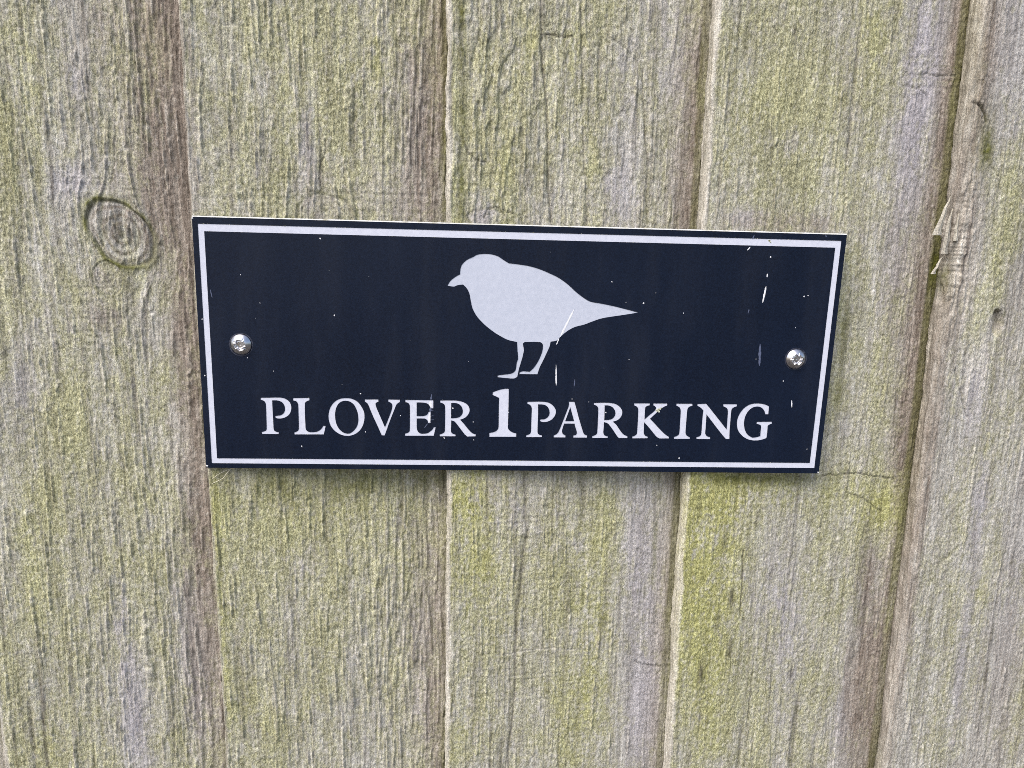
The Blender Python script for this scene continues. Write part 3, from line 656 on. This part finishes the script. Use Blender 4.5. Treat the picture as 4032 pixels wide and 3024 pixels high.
def smooth_outline(pts, n=5):
    """closed Catmull-Rom through the points, sharp at the corners"""
    out = []
    m = len(pts)
    P_ = [np.array(p[:2]) for p in pts]
    for i in range(m):
        p0, p1, p2, p3 = P_[i - 1], P_[i], P_[(i + 1) % m], P_[(i + 2) % m]
        c1, c2 = pts[i][2], pts[(i + 1) % m][2]
        L = np.linalg.norm(p2 - p1)
        def tan(a, b, c):
            t = c - a
            k = np.linalg.norm(t)
            return t / k * L if k > 0 else t
        t1 = (p2 - p1) if c1 else tan(p0, p1, p2)
        t2 = (p2 - p1) if c2 else tan(p1, p2, p3)
        if c1 and c2:
            out.append(tuple(p1)); continue
        for j in range(n):
            t = j / n
            h = (2*t**3 - 3*t**2 + 1) * p1 + (t**3 - 2*t**2 + t) * t1 + (-2*t**3 + 3*t**2) * p2 + (t**3 - t**2) * t2
            out.append(tuple(h))
    return out

def slab(name, contours, y_top, thick, mat, parent):
    """filled outline with holes, lying parallel to the face; its front at y_top"""
    cu = bpy.data.curves.new(name, 'CURVE')
    cu.dimensions = '2D'
    cu.fill_mode = 'BOTH'
    cu.extrude = thick / 2
    for c in contours:
        sp = cu.splines.new('POLY')
        sp.points.add(len(c) - 1)
        for p, q in zip(sp.points, c):
            p.co = (q[0], q[1], 0, 1)
        sp.use_cyclic_u = True
    tmp = bpy.data.objects.new('tmp', cu)
    COL.objects.link(tmp)
    dg = bpy.context.evaluated_depsgraph_get()
    me = bpy.data.meshes.new_from_object(tmp.evaluated_get(dg))
    bpy.data.objects.remove(tmp)
    bpy.data.curves.remove(cu)
    me.name = name
    loc = world_loc(parent)
    for v in me.vertices:                                       # curve plane xy, z towards the viewer
        x, y, zz = v.co
        v.co = (x * .001 - loc.x, (y_top + thick / 2 - zz) * .001 - loc.y, y * .001 + ZS - loc.z)
    me.materials.clear()
    me.materials.append(mat)
    me.update()
    o = bpy.data.objects.new(name, me)
    o.parent = parent
    COL.objects.link(o)
    return o

shapes = [(row[0], [smooth_outline(parse(t)) for t in row[1:]]) for row in OUTLINES]
plate = dict(shapes)['plate'][0]
plate_c = [np.array(p) for p in plate]
cuts = [c for n_, cs in shapes if n_ != 'plate' for c in cs]
FACE_T, INLAY = .30, .16       # navy layer, depth of the engraving
slab('navy_face', [plate] + cuts, 0.0, FACE_T, SM['navy'], sign)

# white core with cut, slightly bevelled edges: front outline = the face, back outline a little wider
def core_plate():
    ctr = sum(plate_c) / 4
    tl, tr, br, bl = plate_c
    grow = {'t': .5, 'l': .28, 'r': .42, 'b': .16}
    ntop = (tr - tl) / np.linalg.norm(tr - tl)
    up = np.array([-ntop[1], ntop[0]])
    back = [tl + up * grow['t'] - ntop * grow['l'], tr + up * grow['t'] + ntop * grow['r'],
            br - up * grow['b'] + ntop * grow['r'], bl - up * grow['b'] - ntop * grow['l']]
    lev = [(FACE_T, 0.02), (FACE_T + .75, 1.0), (SIGN_T, 1.0)]
    v = []
    for y, t in lev:
        for a, b in zip(plate_c, back):
            p = a * (1 - t) + b * t
            v.append((p[0], y + .002, p[1]))
    f = [(3, 2, 1, 0)]
    for i in range(2):
        for j in range(4):
            f.append((i*4 + j, i*4 + (j+1) % 4, i*4 + 4 + (j+1) % 4, i*4 + 4 + j))
    f.append((8, 9, 10, 11))
    o = mesh_obj('core_plate', v, [q[::-1] for q in f], SM['edge'], sign)
    return o
core_plate()
for n_, cs in shapes:
    if n_ == 'plate':
        continue
    nm = {'bird': 'bird_silhouette', 'border': 'border_line', '1': 'numeral'}.get(n_, 'letter')
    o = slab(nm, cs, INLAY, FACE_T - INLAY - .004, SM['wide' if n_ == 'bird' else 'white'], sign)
    if nm == 'bird_silhouette':
        tag(o, 'white silhouette of a plump standing bird facing left')
    elif nm == 'border_line':
        tag(o, 'thin white line framing the sign')
    else:
        tag(o, 'white serif %s %s' % ('numeral' if nm == 'numeral' else 'letter', n_))

# ---- screws: domed heads with a worn pozidriv recess
def screw(px, py, spin, dz):
    sx, sz = spoint(px, py, -1.6)
    R_, Hh = 4.95, 2.5
    nr_, na = 44, 96
    Rs = (R_ ** 2 + Hh ** 2) / (2 * Hh)
    rng = np.random.default_rng(int(px))
    v, f = [], []
    for i in range(nr_ + 1):
        r = R_ * (i / nr_) ** .85
        for j in range(na):
            a = 2 * math.pi * j / na
            x, z_ = r * math.cos(a), r * math.sin(a)
            h = math.sqrt(max(Rs * Rs - r * r, 0)) - (Rs - Hh)
            ca, sa = math.cos(a - spin), math.sin(a - spin)
            p, q = abs(r * ca), abs(r * sa)
            arm = max(min((1.15 - min(p, q)) / .28, 1), 0) * max(min((2.5 - max(p, q)) / .4, 1), 0)
            cen = max(min((1.75 - r) / .3, 1), 0)
            dep = max(arm * .9, cen * 1.2) * (1.55 - .3 * r / 2.5)
            aa = (a - spin - math.pi / 4) % (math.pi / 2)
            aa = min(aa, math.pi / 2 - aa)
            if 1.5 < r < 3.3 and aa * r < .16:
                dep = max(dep, .22)
            h -= dep
            h += .05 * math.sin(5 * x + 2 * z_ + px) * math.exp(-((r - 2.4) / .5) ** 2)
            v.append((sx + x, -h - .25 if i < nr_ else .0, sz + z_))
    base = len(v)
    for rr, yy in ((R_ - .02, -.22), (R_ - .12, .05)):
        pass
    for i in range(nr_):
        for j in range(na):
            a0, a1 = i * na + j, i * na + (j + 1) % na
            f.append((a0, a0 + na, a1 + na, a1))
    f.append(tuple(range(na)))
    f.append(tuple(range(nr_ * na, nr_ * na + na))[::-1])
    o = mesh_obj('screw', v, [q for q in f], SM['steel'], sign, smooth=True)
    bm = bmesh.new(); bm.from_mesh(o.data); bmesh.ops.recalc_face_normals(bm, faces=bm.faces)
    bm.to_mesh(o.data); bm.free()
    o.data.polygons.foreach_set('use_smooth', [True] * len(o.data.polygons))
    return (sx, sz)
for px, py, spin in ((944.4, 1359, .25), (3138.5, 1416, .62)):
    sx, sz = screw(px, py, spin, 0)
    # the ring the head has pressed into the laminate
    v, f = [], []
    na = 48
    rg = np.random.default_rng(int(px))
    for j in range(na):
        a = 2 * math.pi * j / na
        wdt = .16 + .10 * rg.random()
        for rr, yy in ((5.25 - wdt, -.004), (5.25, -.035), (5.25 + wdt, -.004)):
            v.append((sx + .05 + rr * math.cos(a), yy, sz + rr * math.sin(a)))
    for j in range(na):
        for t in range(2):
            a0, b0 = j * 3 + t, ((j + 1) % na) * 3 + t
            f.append((a0, b0, b0 + 1, a0 + 1))
    mesh_obj('pressed_ring', v, f, SM['scuff_dark'], sign)

# ---- scratches and flecks on the face
rg = np.random.default_rng(5)
def scratch(p, q, w0, w1, mat='scratch', y=-.02):
    (ax, az), (bx, bz) = spoint(*p), spoint(*q)
    d = np.array([bx - ax, bz - az]); L = np.linalg.norm(d); d /= L
    nn = np.array([-d[1], d[0]])
    n = max(4, int(L / .6))
    v, f = [], []
    for i in range(n + 1):
        t = i / n
        c = np.array([ax, az]) + d * L * t + nn * rg.normal() * .03
        wv = (w0 * (1 - t) + w1 * t) * .5 * (.75 + .5 * rg.random()) * min(1, .25 + 4 * t, .25 + 4 * (1 - t))
        for sg in (-1, 1):
            pt = c + nn * wv * sg
            v.append((pt[0], y, pt[1]))
        v.append((c[0], y - .03, c[1]))
    for i in range(n):
        a, b = i * 3, i * 3 + 3
        f += [(a, a + 2, b + 2, b), (a + 2, a + 1, b + 1, b + 2), (a + 1, a, b, b + 1)]
    f += [(0, 1, 2), (n * 3, n * 3 + 2, n * 3 + 1)]
    return mesh_obj('scratch', v, f, SM[mat], sign)

def bp(x, y):  return (1700 + x / 2.4578, 950 + y / 2.4578)
def t5(x, y):  return ((1474.7 + x / 3) * PX, (553 + y / 3) * PX)
def t3(x, y):  return ((1474.7 + x / 3) * PX, (y / 3) * PX)
def t4(x, y):  return ((x / 3) * PX, (553 + y / 3) * PX)
def lb(x, y):  return (1420 + x / 4.6083, 1540 + y / 4.6083)
scratch(bp(1380, 655), bp(1245, 925), .75, 1.05, y=.10)
scratch(bp(1232, 940), bp(1205, 1000), .35, .5)
scratch(bp(1203, 1195), bp(1205, 1395), .4, .75)
scratch(bp(1386, 1330), bp(1378, 1405), .2, .6, 'scuff')
scratch(t5(541, 195), t5(518, 302), .7, .95)
scratch(t5(550, 115), t5(546, 138), .55, .5)
scratch(t5(431, 345), t5(423, 372), .5, .4, 'scuff')
scratch(t5(502, 572), t5(497, 712), 1.0, 1.2, 'scuff')
scratch(t5(706, 935), t5(708, 982), .5, .6)
scratch(t5(571, 0), t5(568, 12), .6, .5)
scratch(t3(465, 1522), t3(452, 1550), .5, .5, 'scuff')
scratch(t3(556, 1552), t3(574, 1572), .8, .6, 'lichen')
scratch(t3(438, 1600), t3(419, 1622), .6, .6)
scratch(t3(924, 1526), t3(934, 1534), .5, .5, 'scuff')
scratch(t4(1362, 215), t4(1375, 270), .3, .45, 'scuff')
scratch(lb(1288, 50), lb(1275, 160), .2, .9, 'scuff')
scratch(lb(1270, 180), lb(1266, 300), 1.0, 1.4, y=.10)
scratch(lb(1262, 310), lb(1270, 372), 1.0, 1.2, 'scuff')
scratch(lb(1250, 400), lb(1246, 570), 1.0, 1.4, y=.10)
scratch(lb(1218, 590), lb(1155, 668), .3, .3, 'scuff')
scratch(lb(1280, 350), lb(1325, 345), .3, .2, 'scuff')
scratch(lb(1280, 455), lb(1322, 442), .2, .2, 'scuff')
scratch(lb(1275, 518), lb(1335, 520), .2, .2, 'scuff')

def flecks(name, items, mat):
    v, f = [], []
    for (px, py, r) in items:
        cx, cz = spoint(px, py)
        b = len(v)
        n = 7
        for j in range(n):
            a = 2 * math.pi * j / n
            rr = r * (.6 + .7 * rg.random())
            v.append((cx + rr * math.cos(a), -.004, cz + rr * math.sin(a) * 1.15))
        v.append((cx, -.012 - .12 * r, cz))
        for j in range(n):
            f.append((b + j, b + (j + 1) % n, b + n))
        f.append(tuple(range(b, b + n))[::-1])
    o = mesh_obj(name, v, f, SM[mat], sign)
    return tag(o, kind='stuff')
W1 = [t4(1558, 122) + (.3,), t4(1685, 305) + (.32,), t4(2167, 385) + (.42,), t4(1773, 745) + (.28,), t4(1603, 660) + (.3,), t4(1955, 1233) + (.5,),
      t4(1310, 410) + (.4,), t4(1327, 775) + (.4,), t5(787, 263) + (.5,), t5(813, 257) + (.42,), t5(730, 465) + (.28,), t5(652, 810) + (.4,),
      t5(805, 1252) + (.36,), t5(5, 370) + (.36,), t5(475, 668) + (.25,), (691.7 * PX, 515 * PX, .5), (1467 * PX, 990 * PX, .55),
      bp(1743, 392) + (.42,), bp(2050, 600) + (.6,), bp(1880, 590) + (.28,), bp(2170, 500) + (.22,), bp(1910, 1145) + (.25,),
      (1000 + 2065 / 4.9156, 1540 + 50 / 4.9156, .42), (1000 + 2158 / 4.9156, 1540 + 790 / 4.9156, .34), lb(1515, 850) + (.48,), lb(2050, 885) + (.38,),
      lb(2043, 560) + (.34,), lb(1672, 310) + (.5,), lb(722, 445) + (.3,), lb(88, 742) + (.34,), (2300 + 475 / 5.53, 1560 + 352 / 5.53, .45), (2300 + 103 / 5.53, 1560 + 125 / 5.53, .25),
      (2400 + 588 / 3.16, 1500 + 800 / 3.16, .36), (1900 + 1857 / 5.2667, 1500 + 375 / 5.2667, .3), (1900 + 540 / 5.2667, 1500 + 655 / 5.2667, .26)]
for _ in range(14):                                             # fine dust
    W1.append((rg.uniform(850, 3200), rg.uniform(960, 1800), rg.uniform(.07, .16)))
flecks('fleck', [(a, b, r * .68) for a, b, r in W1], 'scratch')
LK = [(2300 + x / 5.53, 1560 + y / 5.53, r) for x, y, r in ((1620, 310, .55), (1585, 322, .45), (1650, 280, .45), (1570, 300, .35), (1680, 262, .35), (1630, 340, .4), (1605, 285, .4))]
v0 = flecks('lichen_patch', LK, 'lichen')
# algae specks caught along the upper edges of the engraving
edge = []
for n_, cs in shapes:
    if n_ in ('plate',):
        continue
    for c in cs:
        for a, b in zip(c, c[1:] + c[:1]):
            L = math.hypot(b[0] - a[0], b[1] - a[1])
            if abs(b[1] - a[1]) < .5 * L:
                for _ in range(int(L * .25 + rg.random() * .6)):
                    if rg.random() < .35:
                        t = rg.random()
                        edge.append((a[0] + (b[0] - a[0]) * t, a[1] + (b[1] - a[1]) * t, rg.uniform(.08, .2)))
v, f = [], []
for (x, z_, r) in edge:
    b = len(v)
    for j in range(5):
        a = 2 * math.pi * j / 5
        v.append((x + r * 1.8 * math.cos(a), .02, z_ + r * .7 * math.sin(a)))
    v.append((x, -.03, z_))
    for j in range(5):
        f.append((b + j, b + (j + 1) % 5, b + 5))
tag(mesh_obj('algae_speck', v, f, SM['lichen'], sign), kind='stuff')

# ---- chipped white corner and worn lower edge of the plate
def chip(px, py, r, mat='scratch'):
    cx, cz = spoint(px, py)
    n = 8
    v = [(cx + r * (.6 + .6 * rg.random()) * math.cos(6.283 * j / n), -.003, cz + r * (.5 + .5 * rg.random()) * math.sin(6.283 * j / n)) for j in range(n)]
    v.append((cx, -.05, cz))
    mesh_obj('chip', v, [(j, (j + 1) % n, n) for j in range(n)] + [tuple(range(n))[::-1]], SM[mat], sign)
for px, py, r in ((815, 1834, .5), (757, 859, .4), (3222, 1860, .45)):
    chip(px, py, r)

# ------------------------------------------------------------------ small loose things
def strand(name, pts, r):
    """a tapered tube through points given as (px, py, y mm)"""
    P_ = [np.array((spoint(a, b, y)[0], y, spoint(a, b, y)[1])) for a, b, y in pts]
    Q = []
    for i in range(len(P_) - 1):
        p0, p1, p2, p3 = P_[max(i-1, 0)], P_[i], P_[i+1], P_[min(i+2, len(P_)-1)]
        for j in range(5):
            t = j / 5
            Q.append(.5 * ((2*p1) + (p2-p0)*t + (2*p0-5*p1+4*p2-p3)*t*t + (3*p1-p0-3*p2+p3)*t**3))
    Q.append(P_[-1])
    v, f = [], []
    for i, q in enumerate(Q):
        d = Q[min(i+1, len(Q)-1)] - Q[max(i-1, 0)]; d /= np.linalg.norm(d)
        a = np.cross(d, (0, 1, 0)); a /= np.linalg.norm(a); b = np.cross(d, a)
        rr = r * (1 - .5 * i / len(Q))
        for j in range(6):
            t = 2 * math.pi * j / 6
            v.append(tuple(q + a * rr * math.cos(t) + b * rr * math.sin(t)))
    for i in range(len(Q) - 1):
        for j in range(6):
            f.append((i*6 + j, i*6 + (j+1) % 6, i*6 + 6 + (j+1) % 6, i*6 + 6 + j))
    f += [tuple(range(6))[::-1], tuple(range(len(v) - 6, len(v)))]
    return v, f
def tile8(x, y): return (780 + x / 7.373, 1720 + y / 7.373)
for pts, r, lab in (((( 1030, 905, 2.2), (930, 950, 2.6), (830, 1060, 2.0), (740, 1180, 1.8), (620, 1260, 2.0), (330, 1395, 2.3)), .17, 'longer pale dry fibre poking out under the lower left corner of the sign'),
                    (((960, 915, 2.3), (860, 960, 2.4), (640, 1060, 2.0), (490, 1160, 2.0), (375, 1245, 2.4)), .12, 'shorter pale dry fibre poking out under the lower left corner of the sign')):
    q = [tile8(a, b) + (y,) for a, b, y in pts]
    v, f = strand('plant_fibre', q, r)
    o = mesh_obj('plant_fibre', v, f, SM['fibre'], None, smooth=True)
    tag(o, lab, 'fibre', 'dry fibres caught behind the sign')

# splinters standing off the torn arris of the board right of the wide lap
def splinter(pa, pb, w_, lift, k=8):
    (ax, az), (bx, bz) = board_point(k, *pa), board_point(k, *pb)
    n = 7
    v, f = [], []
    for i in range(n + 1):
        t = i / n
        wv = 1.7 * w_ * (1 - t) ** .7 * (.8 + .4 * rg.random()) + .05
        y = Y0 - .15 - lift * (1 - t) ** 1.2
        x, zz = ax + (bx - ax) * t + .15 * rg.normal(), az + (bz - az) * t
        v += [(x - wv, y + .35, zz), (x, y - .25, zz), (x + wv, y + .35, zz), (x, y + .9, zz)]
    for i in range(n):
        for j in range(4):
            f.append((i*4 + j, i*4 + (j+1) % 4, i*4 + 4 + (j+1) % 4, i*4 + 4 + j))
    f += [(3, 2, 1, 0), tuple(range(n*4, n*4 + 4))]
    o = mesh_obj('splinter', v, f, WOOD, BOARD[k])
    me = o.data
    for nm, c in (('growth', (.1, .05, .55, .1)), ('wear', (0, .3, .08, 1))):
        at = me.attributes.new(nm, 'FLOAT_COLOR', 'POINT')
        at.data.foreach_set('color', list(c) * len(me.vertices))
splinter((2022, 508), (2054, 424), 1.25, 1.4)
splinter((2036, 548), (2058, 450), 1.05, 1.6)
splinter((2062, 520), (2070, 460), .7, .8)
splinter((2016, 592), (2036, 556), .7, .6)

# ------------------------------------------------------------------ sampling
scene.cycles.use_denoising = False
scene.cycles.filter_width = 0.9
